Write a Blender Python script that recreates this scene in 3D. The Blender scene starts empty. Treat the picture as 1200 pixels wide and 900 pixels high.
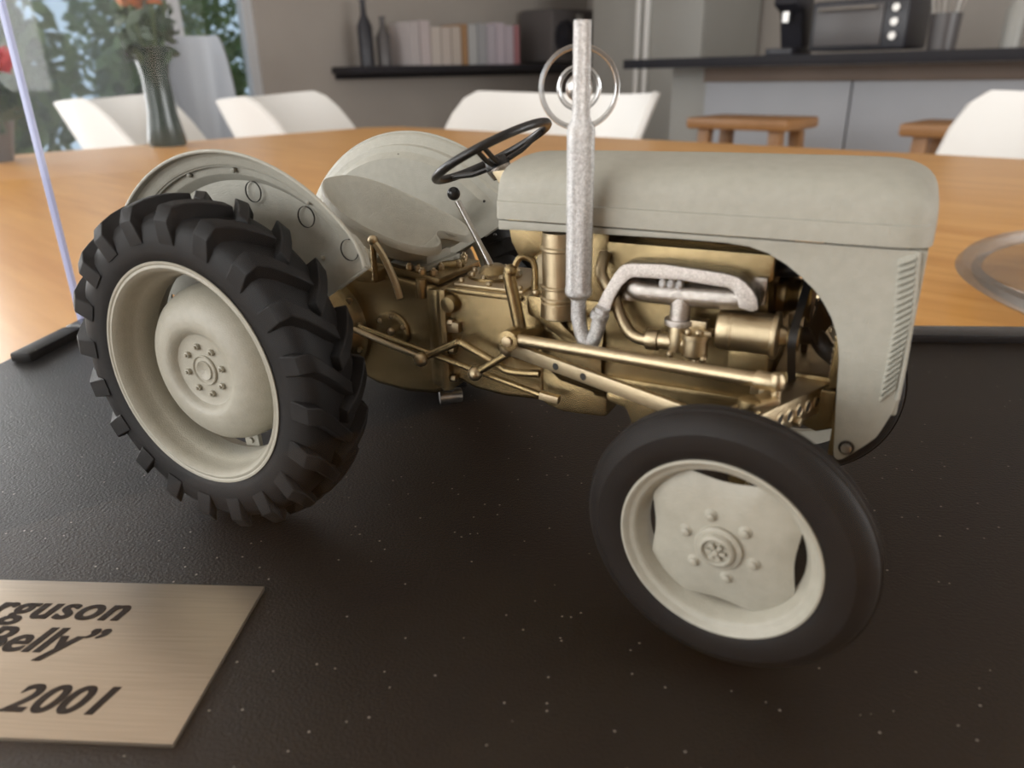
import bpy, bmesh, math, random
from mathutils import Vector, Matrix
random.seed(7)
PI = math.pi
scene = bpy.context.scene
col = scene.collection

# ------------------------------------------------------------------ camera
# world: metres, z = 0 on the black display base; the tractor is a 1:16 model,
# built below in full-size metres and scaled down by its root empty.
TYAW = -0.3833                      # the model stands turned on its base
ROOM = math.radians(-39)            # the table and the room are turned against the case
cam_d = bpy.data.cameras.new('camera'); cam = bpy.data.objects.new('camera', cam_d); col.objects.link(cam)
yaw, pitch, roll = -0.0975, -0.3956, -0.0215
f = Vector((math.sin(yaw)*math.cos(pitch), math.cos(yaw)*math.cos(pitch), math.sin(pitch)))
r = Vector((math.cos(yaw), -math.sin(yaw), 0)); u = r.cross(f)
r2 = r*math.cos(roll)+u*math.sin(roll); u2 = -r*math.sin(roll)+u*math.cos(roll)
M = Matrix((r2, u2, -f)).transposed().to_4x4(); M.translation = (0.0650, -0.1835, 0.0959)
cam.matrix_world = M
cam_d.sensor_width = 36; cam_d.lens = 875.8/1200*36
cam_d.clip_start = 0.005; cam_d.clip_end = 200
cam_d.dof.use_dof = True; cam_d.dof.focus_distance = 0.185; cam_d.dof.aperture_fstop = 20
scene.camera = cam

# ------------------------------------------------------------------ world, lights, exposure
w = bpy.data.worlds.new('world'); scene.world = w; w.use_nodes = True
bg = w.node_tree.nodes['Background']; bg.inputs[0].default_value = (.62, .80, 1, 1); bg.inputs[1].default_value = .8
scene.view_settings.view_transform = 'Standard'; scene.view_settings.look = 'None'
scene.view_settings.gamma = 1; scene.view_settings.use_curve_mapping = False
scene.view_settings.exposure = 0.0
def RP(a, b, z=0):                  # room coordinates -> world
    return Vector((a*math.cos(ROOM)-b*math.sin(ROOM), a*math.sin(ROOM)+b*math.cos(ROOM), z))
def area(name, loc, target, sx, sy, power, color):
    d = bpy.data.lights.new(name, 'AREA'); d.shape = 'RECTANGLE'; d.size = sx; d.size_y = sy; d.energy = power; d.color = color
    o = bpy.data.objects.new(name, d); col.objects.link(o); o.location = loc
    o.rotation_euler = (target-loc).to_track_quat('-Z', 'Y').to_euler(); return o
FLOOR = -0.76; CEIL = 1.70
area('window_daylight_rear', RP(-1.0, -2.32, .62), RP(-1.0, 0, .62), 2.9, 1.5, 72, (1, .985, .96))
area('added_daylight_left', RP(-3.60, -0.75, .55), RP(0, -0.75, .55), 2.3, 1.7, 70, (1, .985, .96))  # carries the left daylight from an added opening out of view
area('added_daylight_right', RP(2.92, 1.8, .62), RP(0, 1.8, .62), 2.3, 1.4, 75, (1, .985, .96))  # added lamp, no such source seen; brightens kitchen, table and chairs

# ------------------------------------------------------------------ materials
def newmat(name, color, rough=.5, metal=0, spec=.5, coat=0):
    m = bpy.data.materials.new(name); m.use_nodes = True
    b = m.node_tree.nodes['Principled BSDF']
    b.inputs['Base Color'].default_value = (*color, 1); b.inputs['Roughness'].default_value = rough
    b.inputs['Metallic'].default_value = metal; b.inputs['Specular IOR Level'].default_value = spec
    b.inputs['Coat Weight'].default_value = coat
    return m, b, m.node_tree
def noise_mat(name, c1, c2, scale, rough=.5, metal=0, bump=0, bscale=None, detail=4, spec=.5, coat=0, stretch=None, bdist=.002, lo=.3, hi=.7):
    m, b, nt = newmat(name, c1, rough, metal, spec, coat); N = nt.nodes; Lk = nt.links
    tc = N.new('ShaderNodeTexCoord'); src = tc.outputs['Object']
    if stretch:
        mp = N.new('ShaderNodeMapping'); mp.inputs['Scale'].default_value = stretch; Lk.new(src, mp.inputs[0]); src = mp.outputs[0]
    n = N.new('ShaderNodeTexNoise'); n.inputs['Scale'].default_value = scale; n.inputs['Detail'].default_value = detail; Lk.new(src, n.inputs['Vector'])
    cr = N.new('ShaderNodeValToRGB'); cr.color_ramp.elements[0].position = lo; cr.color_ramp.elements[1].position = hi
    cr.color_ramp.elements[0].color = (*c1, 1); cr.color_ramp.elements[1].color = (*c2, 1)
    Lk.new(n.outputs['Fac'], cr.inputs[0]); Lk.new(cr.outputs[0], b.inputs['Base Color'])
    if bump:
        n2 = N.new('ShaderNodeTexNoise'); n2.inputs['Scale'].default_value = bscale or scale; n2.inputs['Detail'].default_value = 3; Lk.new(src, n2.inputs['Vector'])
        bp = N.new('ShaderNodeBump'); bp.inputs['Strength'].default_value = bump; bp.inputs['Distance'].default_value = bdist
        Lk.new(n2.outputs['Fac'], bp.inputs['Height']); Lk.new(bp.outputs[0], b.inputs['Normal'])
    return m
def srgb(r, g, b):
    g_ = lambda c: ((c/255+.055)/1.055)**2.4 if c > 10 else c/255/12.92
    return (g_(r), g_(g), g_(b))
def clear_mat(name, tint=(1, 1, 1), ior=1.49, rough=.0):
    m = bpy.data.materials.new(name); m.use_nodes = True; nt = m.node_tree; nt.nodes.clear(); N = nt.nodes
    o = N.new('ShaderNodeOutputMaterial'); t = N.new('ShaderNodeBsdfTransparent'); g = N.new('ShaderNodeBsdfGlossy')
    t.inputs[0].default_value = (*tint, 1); g.inputs['Roughness'].default_value = rough
    fr = N.new('ShaderNodeFresnel'); fr.inputs[0].default_value = ior; mx = N.new('ShaderNodeMixShader')
    ge = N.new('ShaderNodeNewGeometry'); iv = N.new('ShaderNodeMath'); iv.operation = 'SUBTRACT'; iv.inputs[0].default_value = 1
    ml = N.new('ShaderNodeMath'); ml.operation = 'MULTIPLY'      # the far face of a pane lets the straight ray out
    nt.links.new(ge.outputs['Backfacing'], iv.inputs[1]); nt.links.new(iv.outputs[0], ml.inputs[0]); nt.links.new(fr.outputs[0], ml.inputs[1])
    nt.links.new(ml.outputs[0], mx.inputs[0]); nt.links.new(t.outputs[0], mx.inputs[1]); nt.links.new(g.outputs[0], mx.inputs[2]); nt.links.new(mx.outputs[0], o.inputs[0])
    return m
MT = {}
MT['grey'] = noise_mat('grey_paint', srgb(172, 170, 158), srgb(180, 178, 166), 30, .42, 0, .25, 260, bdist=.003)
MT['wheel'] = noise_mat('wheel_paint', srgb(170, 166, 152), srgb(178, 174, 160), 30, .40, 0, .15, 200, bdist=.003)
MT['gold'] = noise_mat('gold_paint', (.30, .225, .115), (.355, .27, .142), 25, .26, .98, .18, 420, bdist=.0015)
MT['gold_light'] = noise_mat('pale_gold_paint', (.47, .38, .245), (.53, .43, .28), 25, .29, .98, .18, 420, bdist=.0015)
MT['rubber'] = noise_mat('rubber', (.0085, .0078, .0078), (.012, .011, .011), 14, .55, 0, .12, 260, bdist=.002, spec=.25)
MT['black'] = newmat('black_plastic', (.012, .011, .011), .32)[0]
MT['belt'] = newmat('belt_rubber', (.006, .006, .006), .6)[0]
MT['chrome'] = noise_mat('bright_metal', (.62, .60, .57), (.7, .68, .65), 20, .28, .95)
MT['dark'] = newmat('dark_gap', (.02, .018, .015), .6)[0]
# sparkling silver paint
m, b, nt = newmat('silver_paint', (.6, .6, .6), .33, .95); N = nt.nodes
tc = N.new('ShaderNodeTexCoord'); vo = N.new('ShaderNodeTexVoronoi'); vo.inputs['Scale'].default_value = 260
n2 = N.new('ShaderNodeTexNoise'); n2.inputs['Scale'].default_value = 330; n2.inputs['Detail'].default_value = 3
bp = N.new('ShaderNodeBump'); bp.inputs['Strength'].default_value = .4; bp.inputs['Distance'].default_value = .0012
cr = N.new('ShaderNodeValToRGB'); cr.color_ramp.elements[0].color = (.40, .39, .385, 1); cr.color_ramp.elements[1].color = (.82, .81, .80, 1)
nt.links.new(tc.outputs['Object'], vo.inputs['Vector']); nt.links.new(tc.outputs['Object'], n2.inputs['Vector'])
nt.links.new(vo.outputs['Color'], cr.inputs[0]); nt.links.new(cr.outputs[0], b.inputs['Base Color'])
nt.links.new(n2.outputs['Fac'], bp.inputs['Height']); nt.links.new(bp.outputs[0], b.inputs['Normal'])
MT['silver'] = m
MT['silver_dark'] = noise_mat('cast_metal', (.40, .37, .34), (.55, .51, .47), 60, .26, .97, .25, 380, bdist=.001)
MT['silver_mid'] = noise_mat('sparkling_cast_metal', (.42, .385, .355), (.74, .69, .65), 300, .30, .95, .3, 330, bdist=.0012)
# black speckled display base
m, b, nt = newmat('black_base', (.013, .011, .010), .46, 0, .28); N = nt.nodes
tc = N.new('ShaderNodeTexCoord'); vo = N.new('ShaderNodeTexVoronoi'); vo.inputs['Scale'].default_value = 560
lt = N.new('ShaderNodeMath'); lt.operation = 'LESS_THAN'; lt.inputs[1].default_value = .13
sep = N.new('ShaderNodeSeparateColor'); gt = N.new('ShaderNodeMath'); gt.operation = 'GREATER_THAN'; gt.inputs[1].default_value = .86
mu = N.new('ShaderNodeMath'); mu.operation = 'MULTIPLY'
cr = N.new('ShaderNodeMix'); cr.data_type = 'RGBA'; cr.inputs['A'].default_value = (.0075, .0062, .0058, 1); cr.inputs['B'].default_value = (.26, .23, .20, 1)
L_ = nt.links
L_.new(tc.outputs['Object'], vo.inputs['Vector']); L_.new(vo.outputs['Distance'], lt.inputs[0]); L_.new(vo.outputs['Color'], sep.inputs[0]); L_.new(sep.outputs[0], gt.inputs[0])
L_.new(lt.outputs[0], mu.inputs[0]); L_.new(gt.outputs[0], mu.inputs[1]); L_.new(mu.outputs[0], cr.inputs['Factor']); L_.new(cr.outputs['Result'], b.inputs['Base Color'])
n2 = N.new('ShaderNodeTexNoise'); n2.inputs['Scale'].default_value = 1500; n2.inputs['Detail'].default_value = 2
bp = N.new('ShaderNodeBump'); bp.inputs['Strength'].default_value = .55; bp.inputs['Distance'].default_value = .0003
L_.new(tc.outputs['Object'], n2.inputs['Vector']); L_.new(n2.outputs['Fac'], bp.inputs['Height']); L_.new(bp.outputs[0], b.inputs['Normal'])
MT['base'] = m
MT['strip'] = newmat('gloss_black_strip', (.016, .018, .022), .22)[0]
MT['plaque'] = noise_mat('brushed_plaque', (.50, .42, .33), (.58, .49, .39), 60, .30, .85, .12, 300, stretch=(1, 30, 1), bdist=.0002)
MT['ink'] = newmat('black_engraving', (.012, .008, .007), .6, 0, .1)[0]
MT['acrylic'] = clear_mat('clear_acrylic', (.985, .985, .985), 1.22)
MT['acrylic_edge'] = newmat('piped_light_edge', (.55, .62, .95), .25, 0, .5)[0]  # glow of light piped along the acrylic edge, set as bluish base colour
MT['glass'] = clear_mat('window_glass', (.97, .98, .97), 1.45)
MT['dish'] = clear_mat('added_dish_glass', (.90, .90, .90), 1.9, .03)
# oak table
m, b, nt = newmat('honey_oak', (.5, .25, .07), .32); N = nt.nodes
tc = N.new('ShaderNodeTexCoord'); mp = N.new('ShaderNodeMapping'); mp.inputs['Scale'].default_value = (1.2, 14, 1)
n1 = N.new('ShaderNodeTexNoise'); n1.inputs['Scale'].default_value = 6; n1.inputs['Detail'].default_value = 6
cr = N.new('ShaderNodeValToRGB'); cr.color_ramp.elements[0].color = (.66, .31, .075, 1); cr.color_ramp.elements[1].color = (.82, .44, .13, 1)
cr.color_ramp.elements[0].position = .3; cr.color_ramp.elements[1].position = .7
nt.links.new(tc.outputs['Object'], mp.inputs[0]); nt.links.new(mp.outputs[0], n1.inputs['Vector']); nt.links.new(n1.outputs['Fac'], cr.inputs[0]); nt.links.new(cr.outputs[0], b.inputs['Base Color'])
MT['oak'] = m
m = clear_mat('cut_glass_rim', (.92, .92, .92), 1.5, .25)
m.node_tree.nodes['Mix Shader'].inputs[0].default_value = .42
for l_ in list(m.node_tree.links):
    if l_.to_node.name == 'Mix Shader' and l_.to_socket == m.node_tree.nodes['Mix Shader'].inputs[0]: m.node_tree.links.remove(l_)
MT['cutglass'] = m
MT['stool'] = noise_mat('stool_wood', (.34, .16, .055), (.44, .22, .08), 8, .4, stretch=(1, 12, 1))
MT['white'] = newmat('white_plastic', (.90, .89, .86), .35)[0]
MT['palegrey'] = newmat('pale_grey_plastic', (.42, .45, .50), .4)[0]
MT['wall'] = noise_mat('taupe_wall', (.40, .36, .325), (.43, .39, .35), 3, .8)
MT['ceil'] = noise_mat('white_ceiling', (.72, .70, .66), (.75, .73, .70), 3, .85)
MT['floor'] = noise_mat('floor_boards', (.22, .15, .10), (.30, .21, .14), 4, .5, stretch=(1, 9, 1))
MT['frame'] = newmat('window_frame', (.55, .56, .58), .4)[0]
MT['counter'] = newmat('dark_stone', (.018, .017, .022), .5, 0, .2)[0]
MT['panel'] = noise_mat('pale_cabinet', (.42, .43, .46), (.46, .47, .50), 3, .5)
MT['overhang_shade'] = noise_mat('painted_overhang_shade', (.17, .12, .09), (.21, .15, .115), 4, .5, stretch=(1, 10, 1))  # shade below the worktop overhang, put into the colour as brown
MT['cab'] = noise_mat('grey_cabinet', (.36, .35, .32), (.40, .39, .36), 2, .45)
MT['appl'] = newmat('dark_appliance', (.02, .02, .028), .35)[0]
MT['appl2'] = newmat('grey_appliance', (.10, .09, .09), .35)[0]
MT['leaf'] = noise_mat('garden_leaf', (.09, .15, .045), (.24, .30, .11), 3, .6)
MT['leafdark'] = noise_mat('dark_leaf', (.025, .05, .022), (.05, .085, .035), 8, .5)
MT['patio'] = noise_mat('patio', (.30, .29, .29), (.40, .39, .38), 2, .8)
MT['stem'] = noise_mat('stem', (.05, .09, .03), (.10, .14, .05), 20, .5)
MT['red'] = noise_mat('red_petal', (.50, .02, .03), (.62, .05, .06), 30, .5)
MT['orange'] = noise_mat('rust_petal', (.42, .13, .05), (.5, .2, .08), 30, .5)
MT['vase'] = newmat('dark_green_glass', (.02, .035, .025), .12)[0]
MT['rattan'] = noise_mat('brown_rattan', (.05, .035, .028), (.08, .055, .045), 60, .6)

# ------------------------------------------------------------------ mesh builder
class MB:
    def __init__(s): s.v = []; s.f = []
    def add(s, vs, fs):
        o = len(s.v); s.v += [tuple(q) for q in vs]; s.f += [tuple(i+o for i in q) for q in fs]; return s
    def box(s, x0, x1, y0, y1, z0, z1):
        return s.add([(x0,y0,z0),(x1,y0,z0),(x1,y1,z0),(x0,y1,z0),(x0,y0,z1),(x1,y0,z1),(x1,y1,z1),(x0,y1,z1)],
                     [(0,3,2,1),(4,5,6,7),(0,1,5,4),(1,2,6,5),(2,3,7,6),(3,0,4,7)])
    def bar(s, p0, p1, wd, ht, up=(0, 0, 1)):        # rectangular bar between two points
        p0 = Vector(p0); p1 = Vector(p1); d = (p1-p0).normalized(); sd = d.cross(Vector(up)).normalized(); uu = sd.cross(d)
        vs = []
        for q in (p0, p1):
            for a, c in ((-1,-1),(1,-1),(1,1),(-1,1)): vs.append(q+sd*a*wd/2+uu*c*ht/2)
        return s.add(vs, [(0,1,2,3),(7,6,5,4),(0,4,5,1),(1,5,6,2),(2,6,7,3),(3,7,4,0)])
    def tube(s, pts, r, n=12, caps=True, closed=False):
        pts = [Vector(q) for q in pts]; rs = r if isinstance(r, (list, tuple)) else [r]*len(pts); m = len(pts)
        T = []
        for i in range(m):
            a = pts[(i-1) % m] if (closed or i > 0) else pts[0]; c = pts[(i+1) % m] if (closed or i < m-1) else pts[-1]
            d = c-a; T.append(d.normalized() if d.length > 1e-9 else (T[-1] if T else Vector((0,0,1))))
        ref = Vector((0,0,1)) if abs(T[0].z) < .9 else Vector((1,0,0))
        nn = T[0].cross(ref).normalized(); vs = []
        for i in range(m):
            nn = (nn-T[i]*nn.dot(T[i])).normalized(); bb = T[i].cross(nn)
            for k in range(n):
                a = 2*PI*k/n; vs.append(pts[i]+(nn*math.cos(a)+bb*math.sin(a))*rs[i])
        fs = []
        for i in range(m if closed else m-1):
            j = (i+1) % m
            for k in range(n): fs.append((i*n+k, i*n+(k+1) % n, j*n+(k+1) % n, j*n+k))
        if caps and not closed: fs += [tuple(range(n))[::-1], tuple((m-1)*n+k for k in range(n))]
        return s.add(vs, fs)
    def cyl(s, p0, p1, r0, r1=None, n=20): return s.tube([p0, p1], [r0, r0 if r1 is None else r1], n)
    def lathe(s, prof, axis='y', o=(0, 0, 0), n=48, closed=False, caps=False):   # prof: (radius, along)
        vs = []; m = len(prof)
        for (rr, a) in prof:
            for k in range(n):
                t = 2*PI*k/n; c, d = rr*math.cos(t), rr*math.sin(t)
                q = {'y': (c, a, d), 'x': (a, c, d), 'z': (c, d, a)}[axis]
                vs.append((q[0]+o[0], q[1]+o[1], q[2]+o[2]))
        fs = []
        for i in range(m if closed else m-1):
            j = (i+1) % m
            for k in range(n): fs.append((i*n+k, i*n+(k+1) % n, j*n+(k+1) % n, j*n+k))
        if caps: fs += [tuple(range(n)), tuple((m-1)*n+k for k in range(n))]
        return s.add(vs, fs)
    def prism(s, poly, a0, a1, axis='y'):            # poly in the other two coordinates, in xyz order
        vs = []
        for a in (a0, a1):
            for (p_, q_) in poly: vs.append({'y': (p_, a, q_), 'x': (a, p_, q_), 'z': (p_, q_, a)}[axis])
        n = len(poly); fs = [tuple(range(n)), tuple(range(2*n-1, n-1, -1))]
        for i in range(n): fs.append((i, (i+1) % n, n+(i+1) % n, n+i))
        return s.add(vs, fs)
    def ball(s, c, rad, n=12, sq=(1, 1, 1)):
        vs = []; m = max(4, n//2)
        for i in range(1, m):
            t = PI*i/m
            for k in range(n): a = 2*PI*k/n; vs.append((c[0]+rad*sq[0]*math.sin(t)*math.cos(a), c[1]+rad*sq[1]*math.sin(t)*math.sin(a), c[2]+rad*sq[2]*math.cos(t)))
        vs += [(c[0], c[1], c[2]+rad*sq[2]), (c[0], c[1], c[2]-rad*sq[2])]; T_, B_ = len(vs)-2, len(vs)-1; fs = []
        for i in range(m-2):
            for k in range(n): fs.append((i*n+k, i*n+(k+1) % n, (i+1)*n+(k+1) % n, (i+1)*n+k))
        for k in range(n): fs += [(T_, (k+1) % n, k), (B_, (m-2)*n+k, (m-2)*n+(k+1) % n)]
        return s.add(vs, fs)
    def grid(s, P_, closed=False):                   # rows of points
        m = len(P_); n = len(P_[0]); vs = [q for row in P_ for q in row]; fs = []
        for i in range(m-1):
            for k in range(n if closed else n-1): fs.append((i*n+k, i*n+(k+1) % n, (i+1)*n+(k+1) % n, (i+1)*n+k))
        return s.add(vs, fs)
    def mesh(s, name, bevel=0, seg=2, angle=38, solid=0):
        bm = bmesh.new(); vv = [bm.verts.new(q) for q in s.v]
        for q in s.f:
            try: bm.faces.new([vv[i] for i in q])
            except ValueError: pass
        bmesh.ops.recalc_face_normals(bm, faces=bm.faces)
        if solid: bmesh.ops.solidify(bm, geom=bm.faces[:], thickness=solid); bmesh.ops.recalc_face_normals(bm, faces=bm.faces)
        if bevel:
            es = [e for e in bm.edges if len(e.link_faces) == 2 and e.calc_face_angle(0) > math.radians(30)]
            bmesh.ops.bevel(bm, geom=es, offset=bevel, segments=seg, profile=.6, affect='EDGES', clamp_overlap=True)
        me = bpy.data.meshes.new(name); bm.to_mesh(me); bm.free()
        for q in me.polygons: q.use_smooth = True
        me.set_sharp_from_angle(angle=math.radians(angle)); return me
    def build(s, name, mat, parent=None, **kw):
        me = s.mesh(name, **kw); me.materials.append(MT[mat]); return link(name, me, parent)
def link(name, me, parent=None, loc=(0, 0, 0), rot=(0, 0, 0), scale=(1, 1, 1)):
    o = bpy.data.objects.new(name, me); col.objects.link(o); o.parent = parent
    o.location = loc; o.rotation_euler = rot; o.scale = scale; return o
def empty(name, loc=(0, 0, 0), rz=0, s=1):
    o = bpy.data.objects.new(name, None); col.objects.link(o); o.location = loc; o.rotation_euler = (0, 0, rz); o.scale = (s, s, s); o.empty_display_size = .02; return o
def tag(o, label, cat, group=None):
    o['label'] = label; o['category'] = cat
    if group: o['group'] = group
    return o
def struct(o): o['kind'] = 'structure'; return o
def copy_tree(o, parent=None):
    c = o.copy(); col.objects.link(c); c.parent = parent
    for ch in list(o.children): copy_tree(ch, c)
    return c
def spline(pts, n=6):
    pts = [Vector(q) for q in pts]; P_ = [pts[0]]+pts+[pts[-1]]; out = []
    for i in range(1, len(P_)-2):
        for k in range(n):
            t = k/n; a, b_, c, d = P_[i-1:i+3]
            out.append(.5*((2*b_)+(c-a)*t+(2*a-5*b_+4*c-d)*t*t+(3*b_-a-3*c+d)*t**3))
    return out+[pts[-1]]

# ================================================================== ROOM (structure)
def room(o): o.rotation_euler = (0, 0, ROOM); return struct(o)
U0, U1, V0, V1 = -3.70, 3.0, -2.40, 4.70
room(MB().box(U0-.1, U1+.1, V0-.1, V1+.1, FLOOR-.1, FLOOR).build('floor', 'floor'))
room(MB().box(U0-.1, U1+.1, V0-.1, V1+.1, CEIL, CEIL+.1).build('ceiling', 'ceil'))
def wall_with_openings(name, axis, c0, c1, a0, a1, openings):
    mb = MB()
    cuts = sorted(openings); x = a0
    def put(p0, p1, z0, z1):
        if p1-p0 > 1e-4 and z1-z0 > 1e-4:
            if axis == 'u': mb.box(c0, c1, p0, p1, z0, z1)
            else: mb.box(p0, p1, c0, c1, z0, z1)
    for (p0, p1, z0, z1) in cuts:
        put(x, p0, FLOOR, CEIL); put(p0, p1, FLOOR, z0); put(p0, p1, z1, CEIL); x = p1
    put(x, a1, FLOOR, CEIL); return room(mb.build(name, 'wall'))
WL = [(-1.90, .40, FLOOR+.5, 1.40), (.52, 2.02, FLOOR+.05, 1.45)]
WR = [(-2.45, .45, -.13, 1.37)]
wall_with_openings('wall_left', 'u', U0-.1, U0, V0, V1, WL)
wall_with_openings('wall_rear', 'v', V0-.1, V0, U0, U1, WR)
wall_with_openings('wall_back', 'v', V1, V1+.1, U0, U1, [])
wall_with_openings('wall_right', 'u', U1, U1+.1, V0, V1, [(.6, 3.0, -.1, 1.35)])
def window(name, axis, c, p0, p1, z0, z1, mull):
    fr = MB(); t = .05
    def bx(mb, a, b_, za, zb, d0=-.03, d1=.03):
        if axis == 'u': mb.box(c+d0, c+d1, a, b_, za, zb)
        else: mb.box(a, b_, c+d0, c+d1, za, zb)
    root = empty(name, (0, 0, 0), ROOM); struct(root)
    for (a, b_, za, zb) in ((p0, p1, z0, z0+t), (p0, p1, z1-t, z1), (p0, p0+t, z0+t, z1-t), (p1-t, p1, z0+t, z1-t)):
        mb = MB(); bx(mb, a, b_, za, zb); mb.build('window_frame', 'frame', root)
    for m_ in mull:
        mb = MB(); bx(mb, m_-.03, m_+.03, z0+t, z1-t); mb.build('mullion', 'frame', root)
    ed = [p0+t]+[q for m_ in mull for q in (m_-.03, m_+.03)]+[p1-t]
    for i in range(0, len(ed), 2):
        mb = MB(); bx(mb, ed[i], ed[i+1], z0+t, z1-t, -.004, .004); mb.build('pane', 'glass', root)
window('window_1', 'u', U0-.05, .52, 2.02, FLOOR+.05, 1.45, [1.62])
window('added_window_left', 'u', U0-.05, -1.90, .40, FLOOR+.5, 1.40, [-.75])  # unseen opening added to hold the left daylight lamp
window('added_window_right', 'u', U1+.05, .6, 3.0, -.1, 1.35, [1.8])  # unseen opening added for the lamp that lightens the background
window('window_3', 'v', V0-.05, -2.45, .45, -.13, 1.37, [-1.5, -.5])

# garden beyond window_1
pt = MB().box(-9.5, U0-.1, -3, 7, FLOOR-.2, FLOOR-.12).build('patio_ground', 'patio'); room(pt)
def leafy(mb, c, rad, n, s, flat=.8):
    for i in range(n):
        d = Vector((random.gauss(0, 1), random.gauss(0, 1), random.gauss(0, 1))).normalized()
        q = Vector(c)+Vector((d.x*rad[0], d.y*rad[1], d.z*rad[2]))*random.uniform(.55, 1.03)
        a = Vector((random.gauss(0, 1), random.gauss(0, 1), random.gauss(0, 1))).normalized(); b_ = a.orthogonal().normalized(); sc = s*random.uniform(.6, 1.3)
        mb.add([q-a*sc, q+b_*sc*.45+a*sc*.1, q+a*sc, q-b_*sc*.45+a*sc*.1], [(0, 1, 2, 3)])
shr = [((-6.0, 1.15), .9, .6, 1.75, 'leaf', 'broad light green garden shrub beside the patio'),
       ((-6.6, 2.75), .75, .6, 1.35, 'leaf', 'low wide green garden shrub behind the brown tub chair'),
       ((-8.6, 3.6), 1.2, .8, 2.3, 'leaf', 'tall green garden shrub at the far fence line'),
       ((-8.4, 1.4), 1.0, .8, 2.2, 'leaf', 'rounded green shrub at the shaded end of the patio')]
for (a, c), rx, ry, h, mt, lb in shr:
    root = empty('garden_shrub', RP(a, c, FLOOR-.12), ROOM); tag(root, lb, 'shrub', 'garden shrubs')
    mb = MB(); leafy(mb, (0, 0, h*.58), (ry*.8, rx*.8, h*.46), 1500, .085); mb.build('foliage', mt, root)
    mb = MB()
    for k in range(4): mb.tube([(0, 0, 0), (random.uniform(-.2, .2), random.uniform(-.2, .2), h*.6)], [.03, .012], 6)
    mb.build('stem', 'rattan', root)

# ================================================================== TABLE, CHAIRS, KITCHEN
TT = -.02
tb = empty('dining_table', RP(-.21, .41, FLOOR), ROOM); tag(tb, 'large honey coloured oak dining table under the display case', 'table')
H_ = TT-FLOOR
MB().prism([(-1.19, -.60), (-1.13, -.66), (1.13, -.66), (1.19, -.60), (1.19, .60), (1.13, .66), (-1.13, .66), (-1.19, .60)], H_-.035, H_, 'z').build('table_top', 'oak', tb, bevel=.004)
for sx in (-1, 1):
    for sy in (-1, 1): MB().box(sx*1.05-.04, sx*1.05+.04, sy*.52-.04, sy*.52+.04, 0, H_-.035).build('leg', 'oak', tb, bevel=.004)
MB().box(-1.0, 1.0, -.5, .5, H_-.12, H_-.035).build('apron', 'oak', tb)

def shell_chair(name, mat, width=.32, back=.80, sag=.0):
    root = empty(name); rows = []; nr, na = 14, 48
    def hgt(ps):
        a = abs(ps)
        b_ = back-sag*math.cos(ps*1.3) if a < 1.2 else back
        k = min(1, max(0, (a-1.15)/1.1)); k = k*k*(3-2*k); return b_*(1-k)+.46*k
    for i in range(nr+1):
        q = i/nr; row = []
        for k in range(na):
            ps = -PI+2*PI*k/na
            rr = width*(1 if abs(ps) < 1.6 else 1-.08*math.sin((abs(ps)-1.6)/1.54*PI/2))
            e = q**.75; z = .43+(hgt(ps)-.43)*max(0, (q-.35)/.65)**1.5
            rad = rr*(e*.93+.07*q**4)
            row.append((-rad*math.cos(ps)*.92, rad*math.sin(ps), z))
        rows.append(row)
    MB().grid(rows, closed=True).build('seat_shell', mat, root, solid=.012, angle=60)
    MB().cyl((0, 0, .40), (0, 0, .435), .12, .15).build('seat_mount', 'frame', root)
    for sx in (-1, 1):
        for sy in (-1, 1): MB().cyl((sx*.08, sy*.08, .41), (sx*.22, sy*.21, 0), .014, .011, 10).build('leg', 'stool', root)
    return root
ch = shell_chair('shell_chair', 'white', .335, .805, .015)
def put_chair(o, a, c, face, label, group='white shell chairs round the table'):
    o.location = RP(a, c, FLOOR); o.rotation_euler = (0, 0, ROOM+face); return tag(o, label, 'chair', group)
put_chair(ch, -1.20, 1.36, -PI/2, 'white moulded shell chair on the counter side of the table near its corner')
put_chair(copy_tree(ch), .06, 1.42, -PI/2-.1, 'white moulded shell chair before the kitchen counter, nearest the added glass dish')
put_chair(copy_tree(ch), -2.05, 1.30, .70, 'white moulded shell chair at the table corner turned sideways below the wall shelf')
put_chair(copy_tree(ch), -2.62, 1.02, .85, 'white moulded shell chair beside the pale grey high-backed chair')
tall = shell_chair('tall_chair', 'palegrey', .15, 1.03)
tall.location = RP(-3.28, 1.49, FLOOR); tall.rotation_euler = (0, 0, ROOM); tag(tall, 'pale grey high-backed chair standing by the garden window', 'chair')
tubc = shell_chair('tub_chair', 'rattan', .36, .82)
tubc.location = RP(-5.3, 1.95, FLOOR-.12); tubc.rotation_euler = (0, 0, ROOM+.6); tag(tubc, 'dark brown tub chair out on the garden patio', 'chair')

# kitchen counter
def rbox(name, mat, a0, a1, c0, c1, z0, z1, parent=None, bevel=.004):
    o = MB().box(a0, a1, c0, c1, z0, z1).build(name, mat, parent, bevel=bevel)
    if parent is None: o.rotation_euler = (0, 0, ROOM)
    return o
kc = empty('kitchen_counter', (0, 0, 0), ROOM); tag(kc, 'kitchen counter with pale front panels under a brown strip of painted shade', 'counter')
rbox('painted_shade_strip', 'overhang_shade', -1.80, 1.6, 3.20, 3.24, .035, .095, kc)  # strip coloured as the shade beneath the worktop
for k in range(5): rbox('front_panel', 'panel', -1.80+k*.68, -1.80+k*.68+.672, 3.22, 3.245, FLOOR+.08, .034, kc)
rbox('body', 'cab', -2.0, 1.6, 3.245, 3.75, FLOOR, .095, kc)
rbox('plinth', 'appl', -1.8, 1.6, 3.23, 3.244, FLOOR, FLOOR+.078, kc)
wt = rbox('worktop', 'counter', -2.10, 1.7, 2.98, 3.80, .097, .137); tag(wt, 'long dark stone worktop lying on the kitchen counter', 'worktop')
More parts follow.
